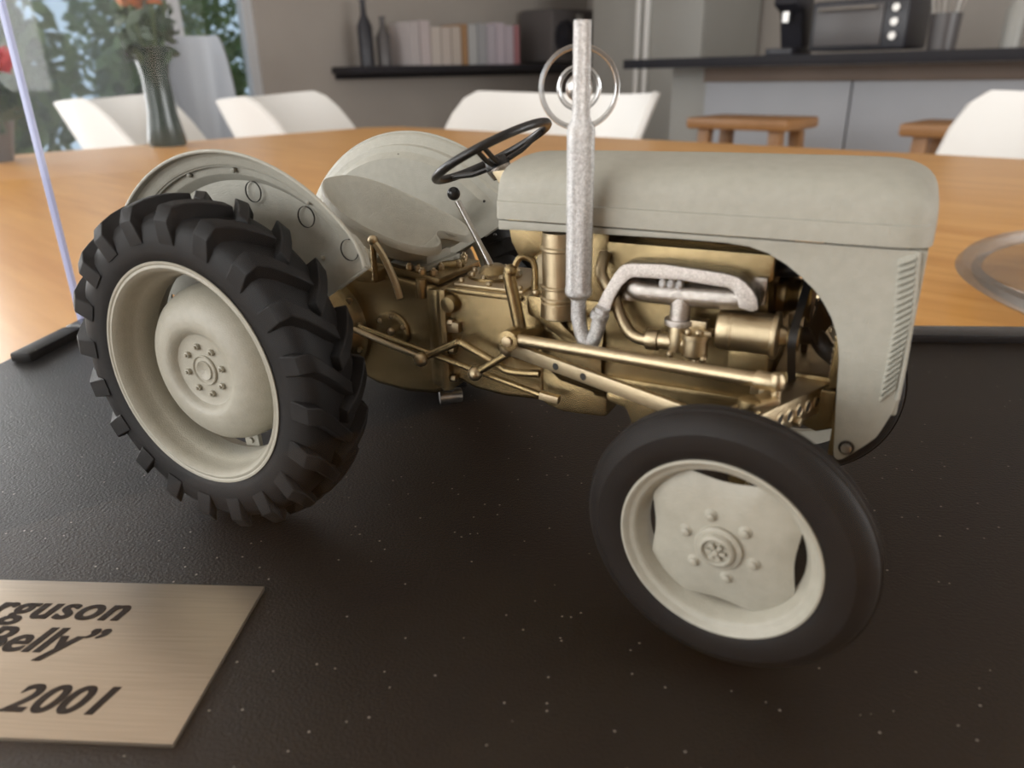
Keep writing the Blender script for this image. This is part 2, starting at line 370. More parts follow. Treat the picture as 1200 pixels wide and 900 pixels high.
cb = empty('tall_cabinet', (0, 0, 0), ROOM); tag(cb, 'tall grey kitchen cabinet with two doors and long pale pulls', 'cabinet')
rbox('body', 'cab', -3.10, -2.30, 4.02, 4.65, FLOOR, 1.5, cb)
for k in (0, 1):
    d = rbox('door', 'cab', -3.095+k*.40, -2.70+k*.395, 3.998, 4.018, FLOOR+.1, 1.48, cb)
    rbox('handle', 'white', -2.745+k*.062, -2.715+k*.062, 3.965, 3.996, -.2, .9, d, .008)
# appliances on the worktop
co = empty('coffee_machine', RP(-1.46, 3.32, .137), ROOM); tag(co, 'slim dark coffee machine standing on the stone worktop', 'coffee machine')
MB().box(-.06, .06, -.1, .1, 0, .03).build('base', 'appl', co, bevel=.006)
MB().prism([(.02, .03), (.1, .03), (.1, .24), (.06, .27), (-.06, .26), (-.09, .2), (-.02, .17)], -.05, .05, 'x').build('body', 'appl', co, bevel=.01)
MB().cyl((0, -.06, .17), (0, -.06, .13), .018).build('spout', 'chrome', co)
MB().cyl((0, .03, .265), (0, .03, .30), .035, .03).build('lid', 'chrome', co)
to = empty('toaster_oven', RP(-1.15, 3.38, .137), ROOM); tag(to, 'wide dark countertop oven on the stone worktop', 'oven')
MB().box(-.19, .19, -.13, .13, .012, .2).build('body', 'appl', to, bevel=.012)
dr = MB().box(-.17, .10, -.142, -.128, .03, .18).build('door', 'appl2', to, bevel=.004)
MB().tube([(-.15, -.142, .165), (-.15, -.165, .165), (.08, -.165, .165), (.08, -.142, .165)], .006, 8).build('handle', 'chrome', dr)
for k in range(3): MB().cyl((.145, -.128, .06+k*.05), (.145, -.145, .06+k*.05), .014).build('knob', 'chrome', to)
ut = empty('utensil_jar', RP(-.84, 3.3, .137), ROOM); tag(ut, 'metal jar of kitchen utensils beside the countertop oven', 'jar')
MB().lathe([(.001, .0), (.05, 0), (.055, .13), (.049, .13), (.045, .008), (.001, .008)], 'z', n=20).build('jar', 'appl2', ut)
for k in range(6):
    a = k*1.05; e = (math.cos(a)*.08, math.sin(a)*.06, .27+.02*(k % 3))
    sp = MB().tube([(math.cos(a)*.02, math.sin(a)*.02, .02), e], .005, 6).build('utensil', 'chrome', ut)
    MB().ball((e[0]*1.06, e[1]*1.06, e[2]+.02), .022, 10, (1, .4, 1.5)).build('spoon_bowl', 'chrome', sp)
for k, (a, hh, lb) in enumerate(((-.62, .24, 'tall glass bottle on the worktop beside the utensil jar'), (-.50, .17, 'short glass bottle on the worktop beyond the tall bottle'))):
    bt = empty('bottle', RP(a, 3.35, .137), ROOM); tag(bt, lb, 'bottle', 'bottles on the worktop')
    MB().lathe([(.001, 0), (.035, 0), (.036, hh*.55), (.014, hh*.75), (.013, hh*.95), (.001, hh*.95)], 'z', n=16).build('glass', 'cab', bt)
    MB().cyl((0, 0, hh*.95), (0, 0, hh), .015, n=12).build('cap', 'appl', bt)

# bar stools
st = empty('bar_stool'); 
MB().prism([(-.20, -.13), (.20, -.13), (.20, .13), (-.20, .13)], .645, .685, 'z').build('seat', 'stool', st, bevel=.012)
for sx in (-1, 1):
    for sy in (-1, 1): MB().bar((sx*.14, sy*.08, .645), (sx*.17, sy*.11, 0), .045, .04, (0, 1, 0)).build('leg', 'stool', st, bevel=.004)
    MB().bar((sx*.155, -.095, .3), (sx*.155, .095, .3), .025, .03).build('stretcher', 'stool', st)
MB().bar((-.145, -.085, .56), (.145, -.085, .56), .03, .06).build('apron', 'stool', st)
st.location = RP(-1.24, 2.62, FLOOR); st.rotation_euler = (0, 0, ROOM); tag(st, 'wooden bar stool before the counter, below the countertop oven', 'stool', 'wooden bar stools')
s2 = copy_tree(st); s2.location = RP(-.48, 2.62, FLOOR); tag(s2, 'wooden bar stool before the counter, below the two glass bottles', 'stool', 'wooden bar stools')

# wall shelf with books
sh = empty('wall_shelf', (0, 0, 0), ROOM); tag(sh, 'long dark wall shelf carrying a row of books', 'shelf')
rbox('board', 'counter', -3.70, -3.38, 2.44, 4.66, .105, .14, sh)
MB().box(-3.70, -3.685, 2.46, 4.64, .075, .105).build('cleat', 'counter', sh)
bc = [(.55, .50, .50), (.60, .52, .52), (.62, .55, .50), (.60, .52, .47), (.58, .50, .44), (.42, .24, .12), (.50, .50, .50), (.40, .40, .42), (.52, .47, .52), (.60, .52, .58), (.58, .50, .56), (.45, .20, .22)]
bn = ['pale pink', 'rose white', 'cream', 'ivory', 'sand', 'tan brown', 'light grey', 'mid grey', 'greyish lilac', 'pale lilac', 'lilac pink', 'dusty red']
y = 2.80
for k, (cl, nm) in enumerate(zip(bc, bn)):
    wd = .075 if k not in (5, 11) else .05; hh = random.uniform(.20, .24)
    MT['bk%d' % k] = newmat('book_cover_%d' % k, cl, .6)[0]
    bo = empty('book', RP(-3.52, y+wd/2, .14), ROOM); tag(bo, nm+' thick book standing upright on the dark wall shelf', 'book', 'books on the wall shelf')
    h = wd/2-.002
    MB().box(-.10, .075, -h, -h+.004, 0, hh).box(-.10, .075, h-.004, h, 0, hh).box(.071, .078, -h, h, 0, hh).build('cover', 'bk%d' % k, bo)
    MB().box(-.095, .070, -h+.0045, h-.0045, .004, hh-.004).build('pages', 'white', bo)
    y += wd+.004
for k, (c, hh, lb) in enumerate(((2.56, .33, 'tall dark bottle at the end of the wall shelf'), (2.68, .25, 'shorter dark bottle next to the books on the shelf'))):
    bt = empty('dark_bottle', RP(-3.52, c, .14), ROOM); tag(bt, lb, 'bottle', 'bottles on the wall shelf')
    MB().lathe([(.001, 0), (.04, 0), (.041, hh*.6), (.016, hh*.78), (.015, hh*.96), (.001, hh*.96)], 'z', n=16).build('glass', 'appl' if k == 0 else 'appl2', bt)
    MB().cyl((0, 0, hh*.96), (0, 0, hh), .017, n=12).build('cap', 'appl', bt)
sp = empty('stereo', RP(-3.5, 4.18, .14), ROOM); tag(sp, 'bulky dark stereo at the corner end of the wall shelf', 'stereo')
MB().box(-.15, .15, -.27, .27, .01, .33).build('body', 'appl2', sp, bevel=.03)
for s_ in (-1, 1): MB().lathe([(.001, .02), (.05, .005), (.09, 0), (.10, .012), (.10, -.01)], 'x', (.152, s_*.15, .16), 24).build('speaker_cone', 'appl', sp)
MB().box(.148, .156, -.03, .03, .2, .3).build('display', 'cab', sp)

# vase of flowers and red potted plant on the table
va = empty('flower_vase', RP(-1.33, .505, TT), ROOM); tag(va, 'dark green glass vase holding tall stems with rust coloured blooms', 'vase')
MB().lathe([(.001, 0), (.032, 0), (.035, .01), (.026, .06), (.024, .12), (.033, .17), (.030, .17), (.021, .12), (.022, .06), (.001, .015)], 'z', n=24).build('vase', 'vase', va)
for k in range(7):
    a = k*.9; e = (math.cos(a)*.045, math.sin(a)*.045, .25+.02*(k % 3))
    sm = MB().tube(spline([(0, 0, .03), (math.cos(a)*.018, math.sin(a)*.018, .15), e], 4), .004, 6).build('stem', 'stem', va)
    mb = MB(); leafy(mb, (e[0]*.7, e[1]*.7, .19), (.02, .02, .05), 14, .018); mb.build('leaf', 'leafdark', sm)
    mb = MB(); leafy(mb, e, (.018, .018, .018), 26, .012); mb.build('flower', 'orange', sm)
pp = empty('potted_plant', RP(-1.30, .205, TT), ROOM); tag(pp, 'leafy dark plant with red flowers in a pot on the table', 'plant')
MB().lathe([(.001, 0), (.035, 0), (.048, .06), (.043, .06), (.033, .01), (.001, .01)], 'z', n=24).build('pot', 'appl2', pp)
mb = MB(); leafy(mb, (0, 0, .085), (.055, .055, .05), 260, .02); mb.build('foliage', 'leafdark', pp)
for k in range(6):
    a = k*1.05; mb = MB(); leafy(mb, (math.cos(a)*.045, math.sin(a)*.045, .135+.012*(k % 3)), (.022, .022, .018), 40, .014); mb.build('flower', 'red', pp)
gd = empty('added_glass_dish', (.410, .176, TT+.0005)); tag(gd, 'shallow clear glass dish added for a bright band of light behind the case', 'dish')  # dish added to stand in for a curved streak of light on the table
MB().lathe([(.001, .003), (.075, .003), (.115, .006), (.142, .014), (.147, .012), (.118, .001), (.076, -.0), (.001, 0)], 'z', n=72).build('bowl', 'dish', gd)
MB().lathe([(.142, .013), (.146, .018), (.152, .018), (.155, .014), (.150, .011)], 'z', n=96, closed=True).build('rim', 'cutglass', gd)  # bright rim of the added dish draws the arc of light

# ================================================================== DISPLAY CASE
X0, X1, Y0, Y1 = -.1455, .262, -.128, .102
db = empty('display_base', (0, 0, TT)); tag(db, 'black speckled display base carrying the model tractor', 'base')
MB().box(X0-.004, X1+.004, Y0-.004, Y1+.004, 0, .02).build('slab', 'base', db, bevel=.0012)
MB().box(X0+.0002, X1-.0002, Y1-.012, Y1-.0005, .02, .0236).build('edge_strip', 'strip', db, bevel=.0012)
MB().box(X0+.0002, X0+.0085, .058, Y1-.0125, .02, .0236).build('edge_strip', 'base', db, bevel=.001)
dc = empty('acrylic_case', (0, 0, 0)); tag(dc, 'clear acrylic display case enclosing the model tractor', 'case')
t_ = .0025; zt = .145
MB().box(X0, X1, Y1, Y1+t_, .0002, zt).build('back_pane', 'acrylic', dc)
MB().box(X0, X1, Y0-t_, Y0, .0005, zt).build('front_pane', 'acrylic', dc)
MB().box(X0-t_, X0, Y0, Y1, .0005, zt).build('side_pane', 'acrylic', dc)
MB().box(X1, X1+t_, Y0, Y1, .0005, zt).build('side_pane', 'acrylic', dc)
MB().box(X0, X1, Y0, Y1, zt, zt+t_).build('top_pane', 'acrylic', dc)
for (cx, cy) in ((X0-t_/2, Y1+t_/2), (X1+t_/2, Y1+t_/2), (X0-t_/2, Y0-t_/2), (X1+t_/2, Y0-t_/2)):
    MB().box(cx-.0011, cx+.0011, cy-.0011, cy+.0011, .0005, zt).build('corner_joint', 'acrylic_edge', dc, bevel=.0003)
sc = empty('suction_disc', (.0632, Y1-.0005, .0902)); tag(sc, 'round clear plastic disc with silvery boss stuck on the back pane', 'suction disc')
MB().lathe([(.0140, 0), (.0144, -.0006), (.0140, -.0016), (.0130, -.0018), (.0124, -.0008), (.0124, 0)], 'y', n=48, closed=True).build('rim', 'cutglass', sc)
MB().lathe([(.0124, -.0006), (.008, -.001), (.0078, 0), (.0124, 0)], 'y', n=48, closed=True).build('web', 'acrylic', sc)
MB().lathe([(.0078, 0), (.0078, -.0025), (.0070, -.003), (.0060, -.0022), (.006, 0)], 'y', n=40, closed=True).build('collar', 'cutglass', sc)
MB().lathe([(.0048, -.0), (.0046, -.002), (.0035, -.0034), (.0018, -.004), (.0001, -.0042)], 'y', n=32).build('boss', 'chrome', sc)

# plaque with its lettering
pq = empty('name_plaque', (.0023, -.0650, .0), math.radians(1.4)); tag(pq, 'brushed metal plaque with black italic lettering on the base', 'plaque')
MB().box(-.115, 0, -.0385, 0, .0001, .0010).build('plate', 'plaque', pq, bevel=.0002)
def lettering(txt, xr, yb, size, sp=1.0):
    c = bpy.data.curves.new('t', 'FONT'); c.body = txt; c.size = size; c.align_x = 'RIGHT'; c.shear = .28; c.space_character = sp; c.offset = size*.014; c.extrude = .00004
    o = bpy.data.objects.new('t', c); col.objects.link(o); bpy.context.view_layer.update()
    me = bpy.data.meshes.new_from_object(o.evaluated_get(bpy.context.evaluated_depsgraph_get())); bpy.data.objects.remove(o)
    me.materials.clear(); me.materials.append(MT['ink']); 
    bm = bmesh.new()                                   # emboldened: three copies side by side
    for k in (-1, 0, 1):
        n0 = len(bm.verts); bm.from_mesh(me); bm.verts.ensure_lookup_table()
        for v in bm.verts[n0:]: v.co.x += k*size*.022; v.co.z += k*.00001
    bm.to_mesh(me); bm.free(); return link('lettering', me, pq, (xr, yb, .00105))
lettering('Ferguson', -.0242, -.0112, .0090, 1.10)
lettering('Belly\u201d', -.0254, -.0200, .0090, 1.05)
lettering('p 2001', -.0146, -.0334, .0084, 1.06)

# ================================================================== TRACTOR (full-size metres, scaled 1:16)
T = empty('model_tractor', (0, 0, 0), TYAW, 1/16); tag(T, 'grey and gold scale model of a vintage farm tractor', 'model tractor')
HEX = lambda mb, c, d, rad, h, n=6: mb.cyl(c, Vector(c)+Vector(d)*h, rad, rad, n)
# ---- rear wheels
CY = .632
tp = [(.385, -.105), (.40, -.116), (.43, -.124), (.47, -.125), (.51, -.117), (.538, -.10), (.552, -.07), (.557, -.03), (.558, 0)]
tp = tp+[(a, -b_) for a, b_ in tp[-2::-1]]+[(.39, .08), (.39, -.08)]
rt = MB().lathe(tp, 'y', n=96, closed=True).build('rear_tyre', 'rubber', T, angle=50)
rt.location = (0, -CY, .6)
def lug_mesh(side):
    # a bar from the tread centre to the shoulder that ends in a slanting face on the side wall
    # stations: across, angle, top radius, foot radius, half width of the top, half width of the foot
    path = [(.016, -13.0, .594, .545, .022, .032), (-.020, -10.0, .598, .545, .024, .034), (-.055, -6.3, .596, .540, .026, .036), (-.085, -3.0, .589, .53, .028, .038), (-.114, 0, .577, .50, .030, .040)]
    vs = []
    def pt(rr, off, yy, th):
        a = math.radians(th); return (-rr*math.sin(a)+off*math.cos(a), yy*(1 if side < 0 else -1), rr*math.cos(a)+off*math.sin(a))
    for (yy, th, ro, ri, wt, wf) in path: vs += [pt(ri, wf, yy, th), pt(ro, wt, yy, th), pt(ro, -wt, yy, th), pt(ri, -wf, yy, th)]
    vs += [pt(.455, .034, -.1285, 0), pt(.535, .030, -.139, 0), pt(.535, -.030, -.139, 0), pt(.455, -.034, -.1285, 0)]
    vs += [pt(.452, .027, -.118, 0), pt(.452, -.027, -.118, 0)]
    fs = []; n = len(path)
    for i in range(n):
        for k in range(4): fs.append((i*4+k, i*4+(k+1) % 4, (i+1)*4+(k+1) % 4, (i+1)*4+k))
    e = n*4; fs += [(0, 1, 2, 3), (e, e+1, e+2, e+3)]
    me = MB().add(vs[:e+4], fs).mesh('lug', bevel=.003, seg=1, angle=30); me.materials.append(MT['rubber']); return me
LO, LI = lug_mesh(-1), lug_mesh(1)
for k in range(20):
    # end of outer lugs sits at angles 14 + 18k degrees (from +x towards +z); rotation about y is negative of that
    for me, ph in ((LO, 14), (LI, 23)):
        link('lug', me, rt, rot=(0, math.radians(90-(ph+18*k)), 0))
rp = [(.386, -.107), (.393, -.113), (.398, -.1175), (.397, -.120), (.390, -.1195), (.385, -.116), (.382, -.1175), (.376, -.1175), (.370, -.112), (.362, -.100), (.357, -.085), (.354, -.06), (.345, -.045), (.335, -.03), (.332, 0), (.332, .04), (.345, .06), (.36, .10), (.39, .12), (.398, .119), (.396, .112), (.386, .104), (.37, .06), (.345, .02), (.345, -.01), (.36, -.04), (.372, -.09)]
rr_ = MB().lathe(rp, 'y', n=96, closed=True).build('rear_rim', 'wheel', T, angle=30); rr_.location = (0, -CY, .6)
disc = [(.288, .085), (.288, .045), (.282, .010), (.268, -.022), (.245, -.047), (.215, -.064), (.19, -.071), (.165, -.073), (.150, -.069), (.138, -.058), (.130, -.048), (.122, -.045), (.10, -.045), (.060, -.045), (.058, -.045), (.001, -.045), (.001, -.033), (.13, -.033), (.18, -.055), (.23, -.040), (.262, -.005), (.275, .045), (.275, .085)]
wc = MB().lathe(disc, 'y', n=80, closed=True).build('wheel_centre', 'wheel', rr_, angle=30)
MB().lathe([(.055, -.045), (.055, -.050), (.052, -.053), (.049, -.050), (.047, -.048), (.036, -.049), (.034, -.054), (.025, -.050), (.012, -.046), (.001, -.045)], 'y', n=40).build('hub_cap', 'wheel', rr_, angle=40)
for k in range(8):
    a = math.radians(45*k+12); c = (.086*math.cos(a), -.045, .086*math.sin(a)); mb = MB()
    HEX(mb, c, (0, -1, 0), .0125, .012); HEX(mb, (c[0], -.056, c[2]), (0, -1, 0), .006, .008, 8); mb.build('wheel_nut', 'wheel', rr_, bevel=.001)
for k in range(6):
    a = math.radians(60*k-22); mb = MB()
    c, s_ = math.cos(a), math.sin(a)
    q = [(.338*c, .345*s_)]
    mb.bar((.270*c, .075, .270*s_), (.340*c, .070, .340*s_), .07, .018, (0, 1, 0)); HEX(mb, (.315*c, .066, .315*s_), (0, -1, 0), .012, .012); mb.build('rim_lug', 'wheel', rr_, bevel=.002)
for o in (rt, rr_):
    c = copy_tree(o, T); c.location = (0, CY+.13, .6); c.scale = (1, -1, 1)

# ---- front wheels
n_st, n_ca = .0978, .0521
ftp = [(.252, .004), (.268, -.004), (.30, -.011), (.335, -.009), (.360, .004), (.371, .016), (.374, .020), (.377, .024), (.381, .040), (.382, .052)]
ftp = ftp+[(a, .104-b_) for a, b_ in ftp[-2::-1]]+[(.255, .09), (.255, .014)]
ft = MB().lathe(ftp, 'y', n=96, closed=True).build('front_tyre', 'rubber', T, angle=24)
for dd in (.040, .064): MB().lathe([(.380, dd-.004), (.3845, dd-.003), (.3845, dd+.003), (.380, dd+.004)], 'y', n=96, closed=True).build('tread_rib', 'rubber', ft)
frp = [(.262, .002), (.2655, -.003), (.2646, -.007), (.259, -.0085), (.254, -.006), (.248, .002), (.243, .006), (.238, .007), (.232, .011), (.227, .018), (.222, .032), (.214, .046), (.210, .062), (.214, .08), (.24, .096), (.262, .106), (.266, .102), (.255, .09), (.225, .075), (.222, .055), (.232, .03), (.242, .016), (.252, .006)]
fr_ = MB().lathe(frp, 'y', n=96, closed=True).build('front_rim', 'wheel', T, angle=30)
# wheel disc with four scalloped openings
rows = []; na = 96
for q, yy in ((0, .018), (.25, .019), (.5, .022), (.75, .030), (.92, .037), (1, .045)):
    row = []
    for k in range(na):
        a = 2*PI*k/na; ph = (math.degrees(a)-91) % 90; ph = min(ph, 90-ph)       # angle to the nearest opening
        R_ = .214
        if ph < 25: R_ = .214*math.cos(math.radians(25))/math.cos(math.radians(ph))-.010*math.cos(ph/25*PI/2)
        R_ = max(R_, .03)
        row.append((q*R_*math.cos(a), yy, q*R_*math.sin(a)))
    rows.append(row)
MB().grid(rows, closed=True).build('wheel_disc', 'wheel', fr_, solid=.007, angle=40)
MB().lathe([(.064, .020), (.063, .010), (.060, .008), (.050, .007), (.047, -.002), (.044, -.006), (.038, -.008), (.034, -.004), (.032, .002), (.001, .002)], 'y', n=40).build('hub', 'wheel', fr_)
mb = MB(); mb.cyl((0, .004, 0), (0, -.012, 0), .009, .009, 12)
for k in range(6):
    a = k*PI/3; mb.bar((.018*math.cos(a), .004, .018*math.sin(a)), (.018*math.cos(a), -.010, .018*math.sin(a)), .010, .016, (math.cos(a), 0, math.sin(a)))
mb.build('castle_nut', 'wheel', fr_, bevel=.0015)
for k in range(6):
    a = math.radians(60*k+47); c = (.092*math.cos(a), .020, .092*math.sin(a)); mb = MB()
    mb.lathe([(.020, .004), (.016, -.002), (.0125, -.004), (.0115, -.010), (.006, -.013), (.001, -.013)], 'y', c, 14); mb.build('wheel_stud', 'wheel', fr_)
def front_m(side):
    Rm = Matrix.Rotation(-n_st, 3, 'Z') @ Matrix.Rotation(n_ca*(1 if side < 0 else -1), 3, 'X')
    if side > 0: Rm = Rm @ Matrix.Diagonal((1, -1, 1))
    m_ = Rm.to_4x4(); m_.translation = (1.778 if side < 0 else 1.812, .6738*side, .3860); return m_
for o in (ft, fr_):
    c = copy_tree(o, T); c.matrix_local = front_m(1); o.matrix_local = front_m(-1)

# ---- fenders (built for the right side, mirrored)
def fender(side, dy=0.0, dx=0.0, k=1.0):
    rows = []; th0, th1, n = math.radians(33), math.radians(176), 48
    prof = [(.30, -.385), (.50, -.385), (.606, -.387), (.628, -.416), (.634, -.421), (.652, -.423), (.658, -.426), (.663, -.446), (.672, -.452), (.695, -.456), (.708, -.466), (.711, -.480)]
    for i in range(n+1):
        th = th0+(th1-th0)*i/n; row = []
        for j, (rr, yy) in enumerate(prof):
            rr = rr*k-(max(0, 3-i)**2)*.0025*(1 if j > 4 else 0)
            bl = min(1, max(0, (math.degrees(th)-40)/9)); bl = bl*bl*(3-2*bl)      # the recess runs out towards the front
            if 1 <= j <= 4: yy = -.423*(1-bl)+yy*bl
            if 5 <= j <= 8: rr += .028*(1-bl)
            x, z = rr*math.cos(th)+dx, .6+rr*math.sin(th)
            if j == 0: x, z = .12-.67*i/n, .68+.07*i/n   # lower edge of the panel
            row.append((x, yy*(-side)+dy*side, z))
        rows.append(row)
    loops = []
    for row in rows:                                     # sheet thickness: the same section set inwards
        back = []
        for j, (x, yv, z) in enumerate(row):
            d = Vector((x-dx, 0, z-.6)).normalized()*(.006 if j > 6 else 0)
            back.append((x-d.x, yv-.007*side*(1 if j < 9 else .3), z-d.z))
        loops.append(list(row)+back[::-1])
    mf = MB().grid(loops, closed=True); nl = len(loops[0]); e_ = (len(loops)-1)*nl; hp = nl//2
    for b0 in (0, e_):
        for k in range(hp-1): mf.f.append((b0+k, b0+k+1, b0+nl-2-k, b0+nl-1-k))
    fe = mf.build('fender', 'grey', T, angle=40)
    MB().tube([r_[-1] for r_ in rows], .0065, 8).build('rolled_edge', 'grey', fe)
    MB().tube(rows[0][1:], .005, 8).build('front_flange', 'grey', fe)
    if side < 0:
        for (x, yv, z) in ((.060, -.396, 1.170), (.285, -.396, 1.098), (.485, -.432, 1.010)):
            MB().lathe([(.036, .003), (.036, -.0025), (.0343, -.0025), (.0343, .003)], 'y', (x, yv, z), 28, closed=True).build('embossed_ring', 'dark', fe)
        for (x, z) in ((.02, 1.245), (.335, 1.155), (.335, .962), (.30, .945), (-.2, 1.22)):
            MB().ball((x, -.430 if math.hypot(x, z-.6) > .6 else -.394, z), .010, 8).build('rivet', 'grey', fe)
    else:
        for (x, z) in ((.02, 1.20), (-.22, 1.05), (.45, 1.02), (.50, .88)): MB().ball((x, .403+dy, z), .008, 8).build('rivet', 'dark', fe)
    return fe
fender(-1); fender(1, .13, .03, .975)

# ---- seat
out = [(-.00, .0)]
bnd = []
for (x, yv, z) in [(.10, 0, 1.168), (.108, .06, 1.166), (.14, .115, 1.152), (.195, .165, 1.125), (.27, .20, 1.088), (.36, .215, 1.048), (.45, .212, 1.014), (.53, .195, .985), (.585, .15, .965), (.602, .10, .960), (.588, .06, .970), (.556, .03, .985), (.545, 0, .990)]: bnd.append((x, yv, z))
bnd = bnd+[(x, -yv, z) for (x, yv, z) in bnd[-2:0:-1]]
bs = []; nb = len(bnd)
for i in range(nb):
    a, b_, c, d = [Vector(bnd[(i+k-1) % nb]) for k in range(4)]
    for k in range(4):
        t = k/4; bs.append(.5*((2*b_)+(c-a)*t+(2*a-5*b_+4*c-d)*t*t+(3*b_-a-3*c+d)*t**3))
cc = Vector((.35, 0, .905)); rows = []
for q in [0, .15, .3, .45, .6, .72, .83, .91, .96, 1.0]:
    row = []
    for b_ in bs:
        v = cc.lerp(b_, q); v.z = cc.z+(b_.z-cc.z)*q**2.6
        fx = (v.x-.37)/.22
        if fx > 0: v.z += -.010*math.sin(min(1, fx)*PI)*abs(math.sin(v.y/.2*PI))*1.6+.018*fx*math.exp(-(v.y/.05)**2)*(1-q)
        row.append(v)
    rows.append(row)
for g, dz in ((.02, .006), (.045, .007), (.065, .0), (.075, -.011), (.072, -.022)):
    rows.append([b_+Vector(((b_.x-.37)*g, b_.y*g, dz)) for b_ in bs])
se = MB().grid(rows, closed=True).build('seat', 'grey', T, solid=.008, angle=60)
MB().box(.34, .57, -.115, .115, .872, .892).build('seat_plate', 'grey', se, bevel=.004)
MB().box(.44, .55, -.085, .085, .890, .925).build('seat_bracket', 'grey', se, bevel=.006)
MB().bar((.28, 0, .888), (.50, 0, .885), .06, .02).build('seat_spring', 'grey', se, bevel=.004)

# ---- steering wheel and column
sw = MB(); tau = math.radians(27.5); e1 = Vector((math.cos(tau), 0, math.sin(tau))); e2 = Vector((0, 1, 0)); en = Vector((-math.sin(tau), 0, math.cos(tau))); sc_ = Vector((.785, 0, 1.283))
sw.tube([sc_+(e1*math.cos(2*PI*k/48)+e2*math.sin(2*PI*k/48))*.212 for k in range(48)], .0145, 10, closed=True)
sw = sw.build('steering_wheel', 'black', T)
hubp = sc_-en*.045
for k in range(3):
    a = math.radians(120*k+50); d = e1*math.cos(a)+e2*math.sin(a); sd_ = en.cross(d)
    for g in (-1, 1):
        MB().tube([hubp+d*.03+sd_*.010*g, hubp+d*.11+sd_*.012*g+en*.012, sc_+d*.205+sd_*.012*g], .0085, 8).build('spoke', 'black', sw)
MB().cyl(hubp-en*.012, hubp+en*.022, .045, .036, 24).build('hub', 'black', sw, bevel=.004)
MB().cyl(hubp-en*.045, hubp-en*.012, .034, .044, 24).build('hub_collar', 'silver_dark', sw, bevel=.004)
sclm = MB().cyl(hubp-en*.05, hubp-en*.36, .022, .026, 16).build('steering_column', 'gold', T)
MB().prism([(.81, 1.225), (.87, 1.235), (.955, 1.26), (.955, 1.10), (.90, 1.10)], -.05, .05, 'y').build('column_bracket', 'gold_light', sclm, bevel=.006)
# throttle quadrant / dash under hood rear
MB().prism([(.945, 1.11), (.955, 1.11), (.955, 1.24), (.945, 1.24)], -.22, .22, 'y').build('dash_panel', 'grey', T, bevel=.003)

# ---- gear lever
gl = MB().tube(spline([(.785, 0, .83), (.775, 0, .87), (.75, 0, .92), (.64, 0, 1.11)], 5), [.015]*6+[.013]*5+[.011]*5, 12).build('gear_lever', 'chrome', T)
MB().ball((.626, 0, 1.136), .024, 16).build('knob', 'black', gl)

# ---- hood
def hsec(wd, top, x, zb=1.113):
    k = wd/.268
    pts = [(1.0, zb), (1.0, zb+.048), (.995, zb+.053)]
    pr0 = [(.970, 0), (.964, .16), (.945, .34), (.905, .52), (.84, .68), (.735, .81), (.59, .90), (.40, .96), (.19, .99), (0, 1)]
    z0 = zb+.055
    P_ = [(x, -wd*a, z) for a, z in pts]+[(x, -wd*a, z0+(top-z0)*b_) for a, b_ in pr0]
    return P_+[(q[0], -q[1], q[2]) for q in P_[-2::-1]]
secs = [hsec(.262, 1.280, .942), hsec(.266, 1.287, .955), hsec(.268, 1.292, 1.1), hsec(.268, 1.297, 1.5), hsec(.268, 1.298, 1.9), hsec(.268, 1.297, 2.0)]
z0 = 1.168
for k in range(1, 11):
    t = k/10*PI/2
    x = 2.0+.147*math.sin(t)**.95; wd = .268-.075*(1-math.cos(t))**1.6; top = z0+(1.297-z0)*max(0.0, math.cos(t))**.62
    secs.append(hsec(wd, max(top, z0+.002), x))
hd = MB().grid(secs)
n_ = len(secs[0]); last = (len(secs)-1)*n_
hd.f.append(tuple(last+k for k in range(n_))); hd.f.append(tuple(range(n_)))
hood = hd.build('hood', 'grey', T, angle=28)
# hood side panels with the engine cut-out
pan = [(.945, 1.108), (.945, 1.078), (1.027, 1.081), (1.275, 1.088), (1.529, 1.092), (1.647, 1.091), (1.71, 1.086), (1.762, 1.072), (1.812, 1.046), (1.856, 1.014), (1.890, .985), (1.917, .953), (1.942, .914), (1.959, .875), (1.970, .838), (1.976, .804), (1.981, .74), (1.986, .681), (2.0, .53), (2.004, .510), (2.014, .503), (2.026, .508), (2.05, .533), (2.075, .560), (2.099, .590), (2.108, .612), (2.118, .643), (2.131, .68), (2.135, .713), (2.134, .806), (2.128, .964), (2.122, 1.108)]
def panel(side):
    pn = MB().prism(pan, side*.262, side*.245, 'y').build('side_panel', 'grey', T, bevel=.004)
    for k in range(22):
        q = k/21; zc = 1.085-q*.355; xl = 2.075+.018*min(1, q*2.2)-.004*q; xr = xl+.040-.004*q; dz = .009+.013*q
        y0 = side*.262; y1 = side*.276
        MB().add([(xl, y0, zc-dz-.006), (xr, y0, zc+dz-.006), (xr, y0, zc+dz+.009), (xl, y0, zc-dz+.009),
                  (xl+.002, y1, zc-dz-.004), (xr-.002, y1, zc+dz-.004)],
                 [(0, 1, 5, 4), (4, 5, 2, 3), (0, 4, 3), (1, 2, 5), (0, 3, 2, 1)]).build('louvre', 'grey', pn)
    b_ = MB(); HEX(b_, (2.031, side*.262, .548), (0, side, 0), .014, .016, 10); b_.build('bolt', 'chrome', pn, bevel=.002)
    MB().lathe([(.012, 0), (.021, 0), (.021, side*.005), (.012, side*.005)], 'y', (2.031, side*.262, .548), 18, closed=True).build('washer', 'dark', pn)
    MB().tube([(2.118, side*.264, 1.108), (2.130, side*.264, .964), (2.134, side*.264, .806), (2.133, side*.264, .713)], .006, 8).build('moulding', 'grey', pn)
    return pn
panel(-1); panel(1)
